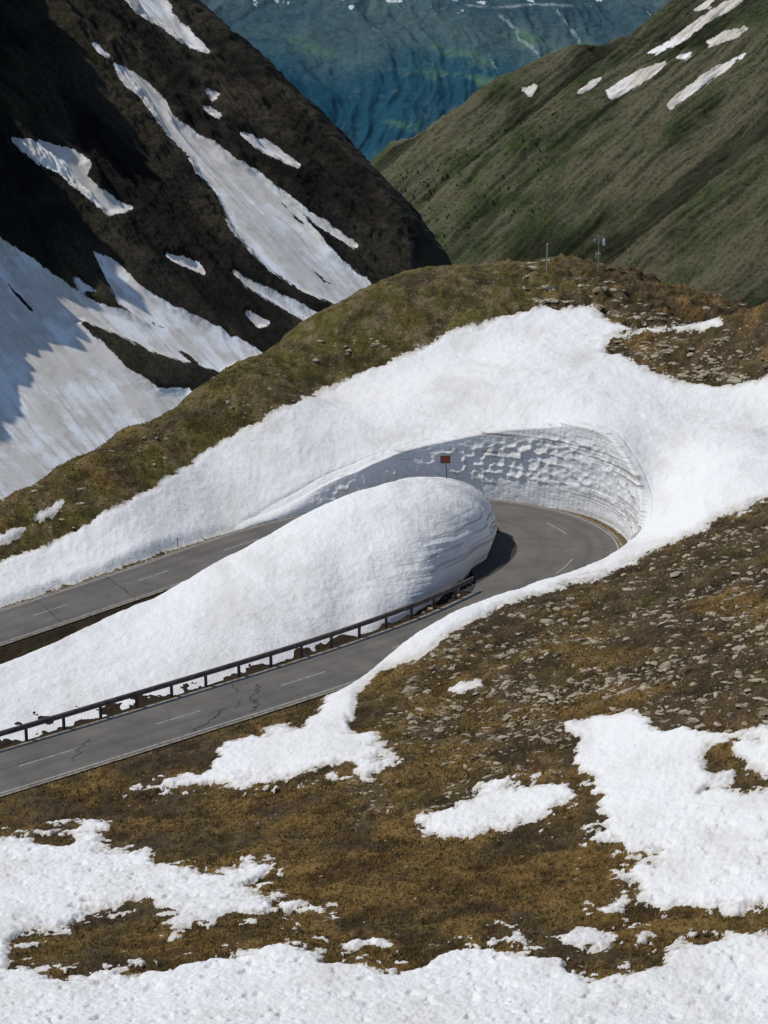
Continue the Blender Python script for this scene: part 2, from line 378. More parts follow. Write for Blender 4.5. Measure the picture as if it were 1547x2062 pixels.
green=sstep(172,192,Yg+8*fbm(Xg/8,Yg/8,3.3,2))*sstep(45,15,Xg)*np.clip(0.85+0.9*fbm(Xg/7,Yg/9,7.7,4),0,1)
rightbrown=sstep(18,28,Xg)*sstep(170,200,Yg); green=green*(1-0.7*rightbrown)
green=np.maximum(green,0.28*sstep(0.0,0.5,fbm(Xg/9,Yg/12,1.7,3)))
stony=np.clip(sstep(3,16,Xg-(160-Yg)*0.35)*sstep(118,134,Yg)+0.25*sstep(0.15,0.5,fbm(Xg/10,Yg/10,9.7,3))+0.8*rightbrown,0,1)
ochre=np.clip(0.60+1.3*fbm(Xg/6,Yg/7,4.1,4,2.1,0.6)+0.35*sstep(125,108,Yg)-0.55*stony,0,1)
ochre=np.where(inside,0.,ochre); green=np.where(inside,0.,green)
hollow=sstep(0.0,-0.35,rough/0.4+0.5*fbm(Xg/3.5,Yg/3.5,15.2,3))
hollow=np.where(inside,1.5,hollow)
V=np.stack([Xg,Yg,Zg],-1)
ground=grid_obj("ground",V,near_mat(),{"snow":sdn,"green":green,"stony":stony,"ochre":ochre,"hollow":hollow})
ground["kind"]="structure"; ground["label"]="alpine hillside of brown grass and melting snow patches"
LG=math.log(312/66.)
def gz(x,y):
    r=math.log(y/66.)/LG*(NR-1); cc=(x/y+.25)/.5*(NC-1)
    r=min(max(r,0),NR-2);cc=min(max(cc,0),NC-2)
    i,j=int(r),int(cc);fr,fc=r-i,cc-j
    return (Zg[i,j]*(1-fr)+Zg[i+1,j]*fr)*(1-fc)+(Zg[i,j+1]*(1-fr)+Zg[i+1,j+1]*fr)*fc
def gattr(arr,x,y):
    i=int(round(math.log(y/66.)/LG*(NR-1))); j=int(round((x/y+.25)/.5*(NC-1)))
    return arr[min(max(i,0),NR-1),min(max(j,0),NC-1)]
# ---------- road
def asphalt():
    k=NT("worn_asphalt",0.85,0.3)
    n1=k.noise(0.3,6,0.7); n2=k.noise(25,3,0.7); n3=k.noise(2.0,6,0.75)
    c=k.ramp(n1,[(0.35,(0.092,0.085,0.076)),(0.65,(0.142,0.131,0.116))])
    lane=k.attr("lane")
    c=k.mix(k.math('MULTIPLY',lane,0.5),c,(0.064,0.060,0.055))
    c=k.mix(k.mr(n2,0.52,0.7,0,0.5),c,(0.19,0.175,0.155))
    c=k.mix(k.mr(n3,0.56,0.70,0,0.55),c,(0.068,0.063,0.057))
    return k.done(c,k.bump(n2,0.3,0.01))
def paint():
    k=NT("worn_white_paint",0.7,0.3); n2=k.noise(2.2,7,0.85)
    return k.done(k.mix(k.mr(n2,0.46,0.62),(0.36,0.35,0.33),(0.15,0.14,0.125)))
k=NT("road_crack_seal",0.8,0.3); crackm=k.done((0.026,0.025,0.023))
k=NT("apron_shadow_tone",0.7,0.3); nn=k.noise(3,6,0.8); shadowm=k.done(k.mix(k.mr(nn,0.4,0.65),(0.022,0.020,0.017),(0.055,0.050,0.042)),k.bump(nn,0.5,0.05))  # dark colour stands in for the mound's cast shadow
k=NT("earth_verge",0.95,0.1); nn=k.noise(2.5,7,0.8); vergm=k.done(k.mix(k.mr(nn,0.38,0.65),(0.060,0.042,0.022),(0.22,0.155,0.078)),k.bump(nn,0.8,0.12))
k=NT("concrete_kerb",0.9,0.2); nn=k.noise(2,6,0.8); kerbm=k.done(k.mix(k.mr(nn,0.4,0.62),(0.28,0.255,0.21),(0.11,0.09,0.06)))
rv=[];rf=[];rm=[];lane=[]
M=len(C)-1
hpi=s_near(17.4,187)
apr=5.2*np.exp(-((np.arange(len(C))-hpi)*STEP/10.5)**4)
def ribbon(i0,i1,o0,o1,z,mi,sub=1):
    st=len(rv)
    n_=sub+1
    for i in range(i0,i1+1):
        for q in range(n_):
            f=q/sub
            a_=o0(i) if callable(o0) else o0; b_=o1(i) if callable(o1) else o1
            o=a_+(b_-a_)*f
            p=C[i]+NI[i]*o
            zz=z+0.05*(1-min(1,(o/HW[i])**2))
            rv.append((p[0],p[1],zz))
            h_=HW[i]*0.5; ln=max(math.exp(-((abs(o)-h_-0.75)/0.3)**2),math.exp(-((abs(o)-h_+0.75)/0.3)**2))
            lane.append(ln*(0.6+0.4*math.sin(i*0.05+o)))
    for i in range(i1-i0):
        for q in range(sub):
            a=st+i*n_+q; rf.append((a,a+n_,a+n_+1,a+1)); rm.append(mi)
ribbon(0,M,lambda i:-HW[i],lambda i:HW[i],0.0,0,28)
ea=[i for i in range(M+1) if apr[i]>0.3]; e0,e1=min(ea),max(ea)
ribbon(e0,e1,lambda i:HW[i],lambda i:HW[i]+min(apr[i],1.2),0.0,0,4)
ribbon(e0,e1,lambda i:HW[i]+min(apr[i],1.2),lambda i:HW[i]+max(apr[i],1.21),-0.004,4,4)  # inner apron strip with the mound's shadow painted into its colour
va=[i for i in range(M+1) if VG[i]>0.03]; v0,v1=min(va),max(va)
ribbon(v0,v1,lambda i:-HW[i]-0.24-VG[i]*1.8,lambda i:-HW[i]-0.24,-0.006,5,3)
ribbon(0,e0,lambda i:HW[i]-0.30,lambda i:HW[i]-0.19,0.005,1); ribbon(e1,M,lambda i:HW[i]-0.30,lambda i:HW[i]-0.19,0.005,1)
ribbon(0,M,lambda i:-HW[i]+0.19,lambda i:-HW[i]+0.32,0.005,1)
i=4; rr=random.Random(3)
while i<M-12:
    ln=rr.randint(9,11)
    ribbon(i,i+ln,-0.055,0.055,0.006,1); i+=29
ribbon(0,e0,lambda i:HW[i]+0.001,lambda i:HW[i]+0.22,-0.004,3); ribbon(e1,M,lambda i:HW[i]+0.001,lambda i:HW[i]+0.22,-0.004,3); ribbon(0,M,lambda i:-HW[i]-0.24,lambda i:-HW[i]-0.001,-0.004,3)
def crack(s0,s1,o0,o1,nseg=26,w=0.05,jit=0.25,seed=0):
    r=random.Random(seed); pts=[]; js=jo=0
    for q in range(nseg+1):
        f=q/nseg; js=0.6*js+r.uniform(-jit,jit)*1.6; jo=0.5*jo+r.uniform(-jit,jit)*0.5
        s=s0+(s1-s0)*f+js; o=o0+(o1-o0)*f+jo
        i=int(min(max(s/STEP,0),M)); p=C[i]+Td[i]*(s-i*STEP)+NI[i]*o; pts.append((p,o,i))
    st=len(rv)
    for q,(p,o,i) in enumerate(pts):
        a=pts[max(q-1,0)][0]; b=pts[min(q+1,nseg)][0]; d=b-a; d=d/(np.linalg.norm(d)+1e-6); nn=np.array([-d[1],d[0]])
        ww=w*r.uniform(0.4,1.2)
        for s_ in (-1,1):
            pp=p+nn*ww*s_; rv.append((pp[0],pp[1],0.010+0.05*(1-(o/HW[i])**2))); lane.append(0)
    for q in range(nseg):
        a=st+q*2; rf.append((a,a+1,a+3,a+2)); rm.append(2)
def S_at(px,py):
    p=at_z(px,py,0); return s_near(p[0],p[1])*STEP
s1=S_at(490,1400); crack(s1-1.2,s1+1.5,-2.6,1.2,26,0.06,0.3,1); crack(s1-0.2,s1+0.2,1.0,2.7,9,0.04,0.2,2); crack(s1-2.2,s1-0.5,-1.5,-0.4,10,0.035,0.2,12)
s2=S_at(390,1450); crack(s2-1.5,s2+2.5,-2.9,-0.9,18,0.05,0.25,3)
s3=S_at(175,1500); crack(s3-2,s3+0.5,-1.5,1.0,14,0.04,0.25,4)
s4=S_at(230,1180); crack(s4-1,s4+1.0,-3.0,3.0,14,0.045,0.06,5); crack(s4+7,s4+9,-3.0,3.0,14,0.03,0.06,6)
s5=S_at(60,1520); crack(s5-6,s5+6,0.25,0.45,30,0.025,0.08,8)
road=obj_from("road",rv,rf,[asphalt(),paint(),crackm,kerbm,shadowm,vergm],True,rm)
at=road.data.attributes.new("lane",'FLOAT','POINT'); at.data.foreach_set("value",lane)
road["kind"]="structure"; road["label"]="grey asphalt hairpin road with worn white lines"
# ---------- carved snow wall outside the hairpin
ss=np.arange((iw0-6)*STEP,(iw1+7)*STEP,0.07)
def cs(s):
    f=s/STEP; i=np.clip(np.floor(f).astype(int),0,M-1); t=(f-i)[:,None]
    p=C[i]*(1-t)+C[i+1]*t; nn=NI[i]*(1-t)+NI[i+1]*t; nn/=np.linalg.norm(nn,axis=1)[:,None]
    return p,nn,HW[i]
p,nn,hw=cs(ss); No=-nn
NF,NTp=190,24
Aw=1.2; off0=hw+0.30+0.18*fbm(ss/5.,ss*0,4.,2)+np.interp(ss/STEP,np.arange(len(C)),VG)
qq=p+No*(off0+Aw+0.6)[:,None]
bt=T0(qq[:,0],qq[:,1])
bigv=sstep(0.9,3.2,bt)
tv_=np.linspace(0,1,NF)
kf=0.92
face_o=np.where(tv_<kf,0.72*(tv_/kf)**1.1,0.72+(1-0.72)*((tv_-kf)/(1-kf))**1.4)
face_z=np.where(tv_<kf,0.965*(tv_/kf),0.965+0.035*np.sin((tv_-kf)/(1-kf)*math.pi/2))
rnd_o=1-np.cos(tv_*math.pi/2)**0.85; rnd_z=np.sin(tv_*math.pi/2)**0.85
of=Aw*(face_o[None]*bigv[:,None]+rnd_o[None]*(1-bigv[:,None]))
zf=face_z[None]*bigv[:,None]+rnd_z[None]*(1-bigv[:,None])
tt=np.linspace(0,1,NTp+1)[1:]
OO=np.concatenate([of,np.broadcast_to(Aw+tt[None]*2.0,(len(ss),NTp))],1)
XW=p[:,0:1]+No[:,0:1]*(off0[:,None]+OO); YW=p[:,1:2]+No[:,1:2]*(off0[:,None]+OO)
ZW=np.zeros_like(XW)
Tt=T0(XW[:,NF-1:],YW[:,NF-1:])+und(XW[:,NF-1:],YW[:,NF-1:])
rise=(0.22*bigv+0.08)[:,None]
ZW[:,:NF]=zf*(Tt[:,0:1]+rise+0.15)-0.15
ZW[:,NF:]=Tt[:,1:]+rise
H=Tt[:,0]
sg=np.broadcast_to(ss[:,None],XW.shape)
big=bigv[:,None]
fsh=np.sin(np.linspace(0,1,NF)**0.8*math.pi)**0.35
facew=np.concatenate([fsh,np.zeros(NTp)])[None]
wp=fbm(sg/3,ZW/2.,4.4,3); wp2=fbm(sg/2.5,ZW/2.,1.4,3)
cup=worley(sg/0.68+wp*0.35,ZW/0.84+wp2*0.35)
cup2=worley(sg/0.36+wp2*0.4,ZW/0.42+wp*0.3)
rel=ZW/np.maximum(H,0.5)[:,None]
midz=sstep(0.22,0.36,rel)*sstep(0.94,0.80,rel)
patch=sstep(-0.6,0.2,fbm(sg/7,ZW/3.,2.4,2))*0.45+0.55
disp=(0.52*(cup**1.8-0.22)+0.10*(cup2**1.5-0.3))*midz*facew*patch*(1-0.35*sstep(17,22,XW))
zl=ZW-rel*0.3+0.2*fbm(sg/12,ZW*0+1.,3.3,2)
strata=(perlin(zl*2.2,sg/60.,8.1)+0.5*perlin(zl*5.6,sg/45.,2.1))
disp=disp+strata*facew*(0.055*sstep(0.78,0.88,rel)*sstep(0,8,XW)+0.02*sstep(16,21,XW))
disp=disp+0.10*fbm(sg/3.5,ZW/4.,9.9,2)*facew+0.03*fbm(sg/0.5,ZW/0.5,9.1,3)*facew
disp=disp*big
XW=XW-No[:,0:1]*disp; YW=YW-No[:,1:2]*disp
tf=np.concatenate([np.zeros(NF),tt])[None]
ZW=ZW+lumps(XW,YW)*(1-facew)*sstep(0.1,0.9,H)[:,None]*sstep(0.0,0.2,tf)
ZW=ZW-0.9*sstep(0.30,1.0,tf)
ends=sstep(ss[0]+3,ss[0]-0.1,ss)+sstep(ss[-1]-4,ss[-1],ss); ZW=ZW-(ends*0.6)[:,None]
cutA=np.concatenate([np.ones(NF),sstep(0.3,0.0,tt)])[None]*big
rimA=np.broadcast_to(sstep(0.66,0.86,rel)*sstep(0,10,XW)+0.8*sstep(16,21,XW),XW.shape)
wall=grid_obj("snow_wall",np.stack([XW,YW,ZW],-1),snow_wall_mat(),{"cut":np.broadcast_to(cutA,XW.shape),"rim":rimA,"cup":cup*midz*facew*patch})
wall["kind"]="structure"; wall["label"]="tall carved snow wall with scalloped face beside hairpin road"
# ---------- snow mound inside the hairpin
sm=np.arange(0,M*STEP-0.2,0.16); p,nn,hw=cs(sm)
fl=s_near(-20.7,181.6)*STEP
gap=1.45+1.3*sstep(fl-4,fl+12,sm)+0.4*fbm(sm/5,sm*0,2.,3)+0.12*fbm(sm/1.1,sm*0,7.,3)
hp=s_near(17.6,188)*STEP
gap=gap+1.8*np.exp(-((sm-hp)/9.)**2)+1.3*np.exp(-((sm-hp+12)/6.)**2)
gap=np.maximum(gap,0.8)
B=p+nn*(hw+gap)[:,None]
keep=B[:,0]>-62; B=B[keep]; smk=sm[keep]
for _ in range(30): B[1:-1]=(B[:-2]+2*B[1:-1]+B[2:])/4
sl=[(-60.,132.,0.3),(-45,144,0.35),(-31,157.,0.45)]
for q in [(170,1262,168.),(330,1192,175.),(430,1134,178.5),(560,1066,183.0),(650,1015,185.5),(740,979,187.0),(800,968,187.5),(845,968,187.2)]:
    v=at_Y(*q); sl.append((v[0],v[1],v[2]-0.1))
sl=np.array(sl); sl=sl[np.argsort(sl[:,0])]
xd=np.linspace(sl[0,0],sl[-1,0],200)
sy=np.interp(xd,sl[:,0],sl[:,1]); sz=np.interp(xd,sl[:,0],sl[:,2])
for _ in range(60):
    sy[1:-1]=(sy[:-2]+2*sy[1:-1]+sy[2:])/4; sz[1:-1]=(sz[:-2]+2*sz[1:-1]+sz[2:])/4
x1=xd[-1]
bx=np.clip(B[:,0],xd[0],None)
comp=np.where(bx>x1-14,(x1-14)+14*(1-np.exp(-(bx-(x1-14))/14.)),bx)
for _ in range(60): comp[1:-1]=(comp[:-2]+2*comp[1:-1]+comp[2:])/4
SX=comp; SY=np.interp(SX,xd,sy); SZ=np.interp(SX,xd,sz)
NRr=170
t=np.linspace(0,1,NRr)
ph=t*math.pi/2
steep=sstep(-4,9,B[:,0])
steep=np.maximum(steep,0.5*(smk>hp))
ee=(1.10-0.34*steep)
q_=1-np.cos(ph[:,None])**ee[None]
zz=np.sin(ph[:,None])**(ee-0.02*steep)[None]
flat=1-(1-q_)**1.5
zz=zz*steep[None]+flat*(1-steep[None])
XM=B[:,0][None]*(1-q_)+SX[None]*q_; YM=B[:,1][None]*(1-q_)+SY[None]*q_
ZM=-0.45+(SZ[None]+0.45)*zz
dirx=B[:,0]-SX; diry=B[:,1]-SY; dl=np.hypot(dirx,diry)+1e-6; dirx/=dl; diry/=dl
hgt=sstep(1.0,4.0,SZ)[None]
fw=(np.sin(np.clip(t/0.7,0,1)*math.pi)**0.6)[:,None]*hgt
right=sstep(-3,7,B[:,0])[None]
nose=sstep(4,11,B[:,0])[None]
low=sstep(5.2,3.4,ZM)
zl=ZM+0.10*XM+0.15*fbm(XM/9,YM/9,3.,2)
strata=perlin(zl*3.2,XM/40.,YM/40.)+0.6*perlin(zl*8.0,XM/30.,YM/30.)
dd=(0.07*strata*right*low+0.16*fbm(XM/5.,YM/5.,ZM/3.,3)+0.04*fbm(XM/1.0,YM/1.0,ZM/0.7,4)*(0.3+0.7*right*low))*fw
dd=dd-0.6*nose*sstep(1.6,-0.3,ZM)*hgt
XM=XM+dirx[None]*dd; YM=YM+diry[None]*dd
ZM=ZM+(0.14*fbm(XM/4.,YM/4.,1.,3)+0.8*lumps(XM,YM))*sstep(0.1,0.4,t)[:,None]
cutM=(sstep(0.62,0.30,t)[:,None]*hgt*right)
mound=grid_obj("snow_mound",np.stack([XM,YM,ZM],-1),bpy.data.materials["layered_snow"],{"cut":cutM,"rim":right*1.2+0*ZM,"cup":0*ZM},flip=True)
mound["label"]="rounded white snow mound enclosed by the hairpin road"; mound["category"]="snow mound"
# ---------- mountains
def plane_hit(px,py,P0,al,be):
    a,y,z=ray(px,py); t=(P0[2]-CH-al*P0[0]-be*P0[1])/(z-al*a-be*y)
    return np.stack([a*t,y*t,CH+z*t],-1)
sil=np.array([(-420,-90),(-300,10),(-150,170),(0,350),(50,402),(115,484),(170,534),(215,590),(265,632),(305,668),(345,706),(390,750),(430,782),(470,812),(520,824),(600,836),(800,866),(1000,916)],float)
R_,C_=680,680
pyv=np.linspace(-420,1180,R_)
silx=np.interp(pyv,sil[:,0],sil[:,1])
u=np.linspace(0,1,C_)**0.9
PXl=(-620)+(silx[:,None]+620)*u[None]; PYl=np.repeat(pyv[:,None],C_,1)
P0=(-110.7,600.,-125.); al,be=-0.52,0.43
Vc=plane_hit(PXl,PYl,P0,al,be)
ext=np.linspace(0,1,50)[1:]
last=Vc[:,-1:]
E=last+np.stack([ext*90+0*last[...,0],ext*260+0*last[...,0],-ext**1.3*190+0*last[...,0]],-1)
Vc=np.concatenate([Vc,E],1)
nrm=np.array([-al,-be,1.]);nrm/=np.linalg.norm(nrm)
fd=np.array([-al,-be]);fd/=np.linalg.norm(fd); cd=np.array([-fd[1],fd[0]])
fa=Vc[...,0]*fd[0]+Vc[...,1]*fd[1]; ca=Vc[...,0]*cd[0]+Vc[...,1]*cd[1]
ca=ca+5*fbm(fa/60.,ca/60.,5.,3)
stk=ridged(ca/36.,fa/260.,3.1,4)
fin=ridged(ca/6.0,fa/80.,6.1,6,2.1,0.65)
band=fbm(ca/30.,fa/60.,2.7,3)
rough_=fbm(Vc[...,0]/9.,Vc[...,1]/13.,Vc[...,2]/8.,6,2.1,0.65)
pxc,pyc=project(Vc[...,0],Vc[...,1],Vc[...,2])
rock=sstep(720,400,pyc)
Lp=[[(232,130),(262,148),(300,175),(328,205),(345,240),(390,268),(432,290),(470,322),(520,348),(560,383),(600,420),(645,478),(685,520),(735,560),(755,585),(740,610),(700,618),(655,600),(600,580),(550,545),(505,500),(470,460),(452,420),(440,392),(402,345),(385,312),(342,270),(312,230),(290,195),(250,165)],
[(235,-20),(320,-20),(350,35),(418,102),(385,92),(330,52),(290,30)],
[(28,282),(90,290),(150,308),(182,330),(165,355),(200,385),(265,420),(220,428),(170,388),(130,352),(80,325)],
[(-300,380),(-100,430),(0,485),(50,515),(110,560),(170,600),(300,648),(390,690),(440,742),(370,722),(300,700),(240,668),(172,640),(150,648),(200,692),(250,742),(320,788),(378,788),(420,850),(420,1300),(-500,1300)],
[(195,510),(235,530),(280,578),(350,620),(430,660),(525,712),(445,745),(400,730),(330,680),(300,650),(240,605)],
[(340,514),(400,530),(410,548),(350,524)],[(470,548),(530,580),(600,612),(645,635),(620,644),(560,612),(500,574)],
[(490,270),(540,289),(600,332),(560,316),(520,294)],[(500,630),(540,650),(520,654)],[(415,217),(440,232),(425,229)],
[(560,380),(640,440),(715,495),(640,454)],[(835,528),(862,545),(845,545)],[(150,555),(190,585),(165,590)],[(190,90),(215,112),(200,105)],[(420,180),(436,192),(430,198)]]
Lh=[[(285,636),(330,655),(352,668),(310,660)],[(330,690),(390,712),(425,745),(390,738)],[(545,388),(600,432),(640,470),(600,452)],[(170,640),(230,680),(290,715),(350,740),(400,775),(300,770),(230,720)],[(0,560),(50,600),(100,650),(60,630)],[(600,520),(650,555),(700,590),(650,570)],[(290,715),(340,735),(370,760),(330,755)]]
gbig=stk*3.2
V1=Vc+nrm*(gbig*(0.3+rock))[...,None]
px1,py1=project(V1[...,0],V1[...,1],V1[...,2])
ism=sstep(-14,8,multi_sd(px1,py1,Lp,-60))
g=(gbig+fin*2.0*(1-0.9*ism)+rough_*0.8*(1-0.92*ism))*(0.30+rock)-1.2*ism
wob=1+0.75*fbm(Vc[...,1]/50.,Vc[...,2]/50.,1.,5,2.1,0.6)
shade_crag=(38*wob)*sstep(-25,-130,pxc)*sstep(775,600,pyc+30*fbm(Vc[...,1]/40.,Vc[...,2]/40.,4.,3))  # out-of-frame rise added to throw shade over the left snowfield
shade_crag+=10*sstep(380,60,pxc)*sstep(470,250,pyc)*(0.5+stk)
Vc=Vc+nrm*g[...,None]
Vc[...,2]+=np.maximum(shade_crag,0)
pxc,pyc=project(Vc[...,0],Vc[...,1],Vc[...,2])
sdl=multi_sd(pxc,pyc,Lp,-60)
sdl=np.minimum(sdl,-multi_sd(pxc,pyc,Lh,-60))-1.5*(pyc<640)
sdl[:,C_:]=-60
ml=mountain_mat("left_rock",(0.014,0.0138,0.0135),(0.024,0.022,0.017),(0.048,0.042,0.021),2.2,(0.021,0.020,0.0185),(0.070,0.059,0.042),8.,1.3,snowcol=(0.82,0.83,0.85),contrast=1.0,mott=0.45,dirt=0.5)
lm=grid_obj("rocky_mountain",Vc,ml,{"snow":sdl,"streak":stk,"fine":fin,"band":band,"fresh":0*stk}); lm["kind"]="structure"; lm["label"]="dark rocky mountainside with long snow tongues"
# right mountain
silr=np.array([(-420,1930),(-150,1590),(0,1400),(60,1315),(100,1235),(115,1160),(150,1085),(190,1005),(240,925),(275,872),(295,820),(345,755),(420,700),(700,640),(1000,600)],float)
R2,C2=660,760
pyv=np.linspace(-300,800,R2); silx=np.interp(pyv,silr[:,0],silr[:,1])
u=np.linspace(0,1,C2); PXr=silx[:,None]+(2300-silx[:,None])*u[None]; PYr=np.repeat(pyv[:,None],C2,1)
P0=(37.,1300.,-200.); al2,be2=0.62,0.30
Vr=plane_hit(PXr,PYr,P0,al2,be2)
first=Vr[:,:1]; ext=np.linspace(1,0,50)[:-1]
E=first+np.stack([-ext*90+0*first[...,0],ext*420+0*first[...,0],-ext**1.3*330+0*first[...,0]],-1)
Vr=np.concatenate([E,Vr],1)
nr=np.array([-al2,-be2,1.]);nr/=np.linalg.norm(nr)
fd=np.array([-al2,-be2]);fd/=np.linalg.norm(fd); cd=np.array([-fd[1],fd[0]])
fa=Vr[...,0]*fd[0]+Vr[...,1]*fd[1]; ca=Vr[...,0]*cd[0]+Vr[...,1]*cd[1]
ca=ca+16*fbm(fa/200.,ca/150.,5.,4)
stk=ridged(ca/60.,fa/420.,7.1,4); fin=ridged(ca/12.,fa/140.,2.1,6,2.1,0.68)
band=fbm(ca/50.,fa/220.,1.7,4)
g=stk*9*(1+0.7*band)+fin*4.0+fbm(Vr[...,0]/20.,Vr[...,1]/34.,Vr[...,2]/16.,6,2.1,0.62)*1.2+band*4
Vr=Vr+nr*g[...,None]
pxr,pyr=project(Vr[...,0],Vr[...,1],Vr[...,2])
Rp=[[(1225,184),(1270,154),(1338,127),(1320,146),(1270,176),(1232,195)],[(1348,208),(1400,168),(1440,140),(1482,118),(1470,133),(1420,165),(1352,215)],
[(1308,106),(1360,75),(1400,45),(1440,20),(1500,-12),(1482,8),(1420,43),(1380,76),(1322,106)],[(1425,84),(1460,67),(1500,57),(1482,72),(1430,90)],
[(1168,184),(1190,165),(1207,157),(1192,174)],[(1056,182),(1078,174),(1070,190)],[(1365,116),(1392,105),(1380,119)],
[(1400,20),(1440,-5),(1425,12)],[(1480,118),(1500,108),(1492,118)]]
sdr=multi_sd(pxr,pyr,Rp,-60)-2
fresh=np.clip(sstep(1350,900,pxr+0.25*(pyr-300)+60*band)*sstep(180,340,pyr)*1.0+0.60*sstep(-0.1,0.5,band),0,1)
mr_=mountain_mat("right_slope",(0.025,0.031,0.016),(0.042,0.055,0.022),(0.074,0.088,0.034),1.4,(0.042,0.047,0.027),(0.145,0.132,0.088),7.,1.8,contrast=1.0,mott=0.4,fresh=(0.062,0.102,0.026))
rmn=grid_obj("grassy_mountain",Vr,mr_,{"snow":sdr,"streak":stk,"fine":fin,"band":band,"fresh":fresh}); rmn["kind"]="structure"; rmn["label"]="green and grey mountainside with thin snow streaks"
# far mountain
R3,C3=560,800
PYf,PXf=np.meshgrid(np.linspace(-600,700,R3),np.linspace(-300,2000,C3),indexing='ij')
Vf=plane_hit(PXf,PYf,(0,4300.,-640.),0.03,0.42)
xw=Vf[...,0]+120*fbm(Vf[...,0]/400.,Vf[...,1]/500.,3.,3)
stk=ridged(xw/300.+Vf[...,1]/1300.,Vf[...,1]/1300.,2.2,6,2.1,0.55)
fin=ridged(xw/70.+Vf[...,1]/200.,Vf[...,1]/330.,5.2,6,2.1,0.62)
Vf[...,2]+=stk*46+fin*4+fbm(Vf[...,0]/120.,Vf[...,1]/160.,0.5,5,2.1,0.6)*6
pxf,pyf=project(Vf[...,0],Vf[...,1],Vf[...,2])
nf=fbm(Vf[...,0]/50.,Vf[...,1]/90.,4.,6,2.1,0.68)
sdf=(nf*1.1+0.6*fin-1.0-0.016*np.maximum(pyf-6,-90)-0.5*np.abs((pxf-850)/700.))*16
sdf=np.where(pyf<80,sdf,-60.)
k=NT("hazed_forest_slope",1.0,0.0)  # aerial haze is painted into these blue-teal base colours
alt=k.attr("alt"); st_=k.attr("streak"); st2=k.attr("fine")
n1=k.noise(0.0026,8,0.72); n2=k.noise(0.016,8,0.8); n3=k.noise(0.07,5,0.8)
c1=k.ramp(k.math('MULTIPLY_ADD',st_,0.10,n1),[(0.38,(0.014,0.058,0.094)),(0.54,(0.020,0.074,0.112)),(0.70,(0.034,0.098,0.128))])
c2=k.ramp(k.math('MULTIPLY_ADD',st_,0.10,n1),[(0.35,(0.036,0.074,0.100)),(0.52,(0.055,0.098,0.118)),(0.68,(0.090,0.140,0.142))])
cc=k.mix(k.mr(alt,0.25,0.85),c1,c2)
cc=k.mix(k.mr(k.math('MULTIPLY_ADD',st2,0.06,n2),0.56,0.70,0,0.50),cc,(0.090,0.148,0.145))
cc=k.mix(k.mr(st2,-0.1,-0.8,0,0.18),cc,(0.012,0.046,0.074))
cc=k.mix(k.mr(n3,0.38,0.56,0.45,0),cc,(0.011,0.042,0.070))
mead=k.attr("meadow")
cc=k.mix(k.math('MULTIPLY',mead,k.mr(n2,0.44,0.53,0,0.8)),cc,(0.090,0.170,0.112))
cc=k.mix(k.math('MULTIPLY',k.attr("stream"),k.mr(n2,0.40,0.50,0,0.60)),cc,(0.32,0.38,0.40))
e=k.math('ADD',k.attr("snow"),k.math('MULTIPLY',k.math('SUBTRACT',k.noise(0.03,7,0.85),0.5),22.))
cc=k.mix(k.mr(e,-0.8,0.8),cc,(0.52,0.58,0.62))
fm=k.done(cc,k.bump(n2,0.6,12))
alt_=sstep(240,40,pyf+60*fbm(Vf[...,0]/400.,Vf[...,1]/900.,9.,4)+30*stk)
def polyline_sd(px,py,P):
    b=np.full(px.shape,1e9)
    for (ax,ay),(bx_,by_) in zip(P[:-1],P[1:]):
        dx,dy=bx_-ax,by_-ay; t=np.clip(((px-ax)*dx+(py-ay)*dy)/(dx*dx+dy*dy),0,1)
        b=np.minimum(b,(px-ax-t*dx)**2+(py-ay-t*dy)**2)
    return np.sqrt(b)
strm=0
for P_ in [[(1008,35),(1025,52),(1040,62),(1045,80),(1070,98),(1080,108),(1088,124)],[(985,112),(990,128),(1000,148)],[(1120,25),(1150,62),(1162,90)],[(940,14),(1000,18),(1080,12),(1150,16)]]:
    wq=polyline_sd(pxf+9*nf,pyf+5*fin,P_); strm=np.maximum(strm,sstep(3.4,1.0,wq))
meadow=sstep(-10,8,multi_sd(pxf+20*nf,pyf+9*nf,[[(850,142),(930,150),(1000,160),(1015,178),(940,172),(860,158)],[(880,92),(960,108),(1000,132),(950,124),(880,104)],[(1120,92),(1190,80),(1200,110),(1140,112)],[(1000,70),(1060,55),(1090,90),(1060,100)],[(560,70),(640,90),(700,120),(620,110)],[(780,245),(850,255),(830,262)]],-60))
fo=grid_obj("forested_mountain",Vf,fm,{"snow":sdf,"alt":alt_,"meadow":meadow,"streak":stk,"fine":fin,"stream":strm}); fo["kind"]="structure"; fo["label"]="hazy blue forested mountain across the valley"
# valley floor out to the horizon
k=NT("valley_grass",1.0,0.0); vm_=k.done(k.mix(k.noise(0.01,5,0.6),(0.015,0.03,0.035),(0.04,0.07,0.06)))
xx=np.linspace(-20000,20000,60); yy_=np.linspace(-8000,32000,60)
GX,GY=np.meshgrid(xx,yy_); GZ=-780+12*fbm(GX/2000.,GY/2000.,1.,3)
vf=grid_obj("valley_floor",np.stack([GX,GY,GZ],-1),vm_); vf["kind"]="structure"
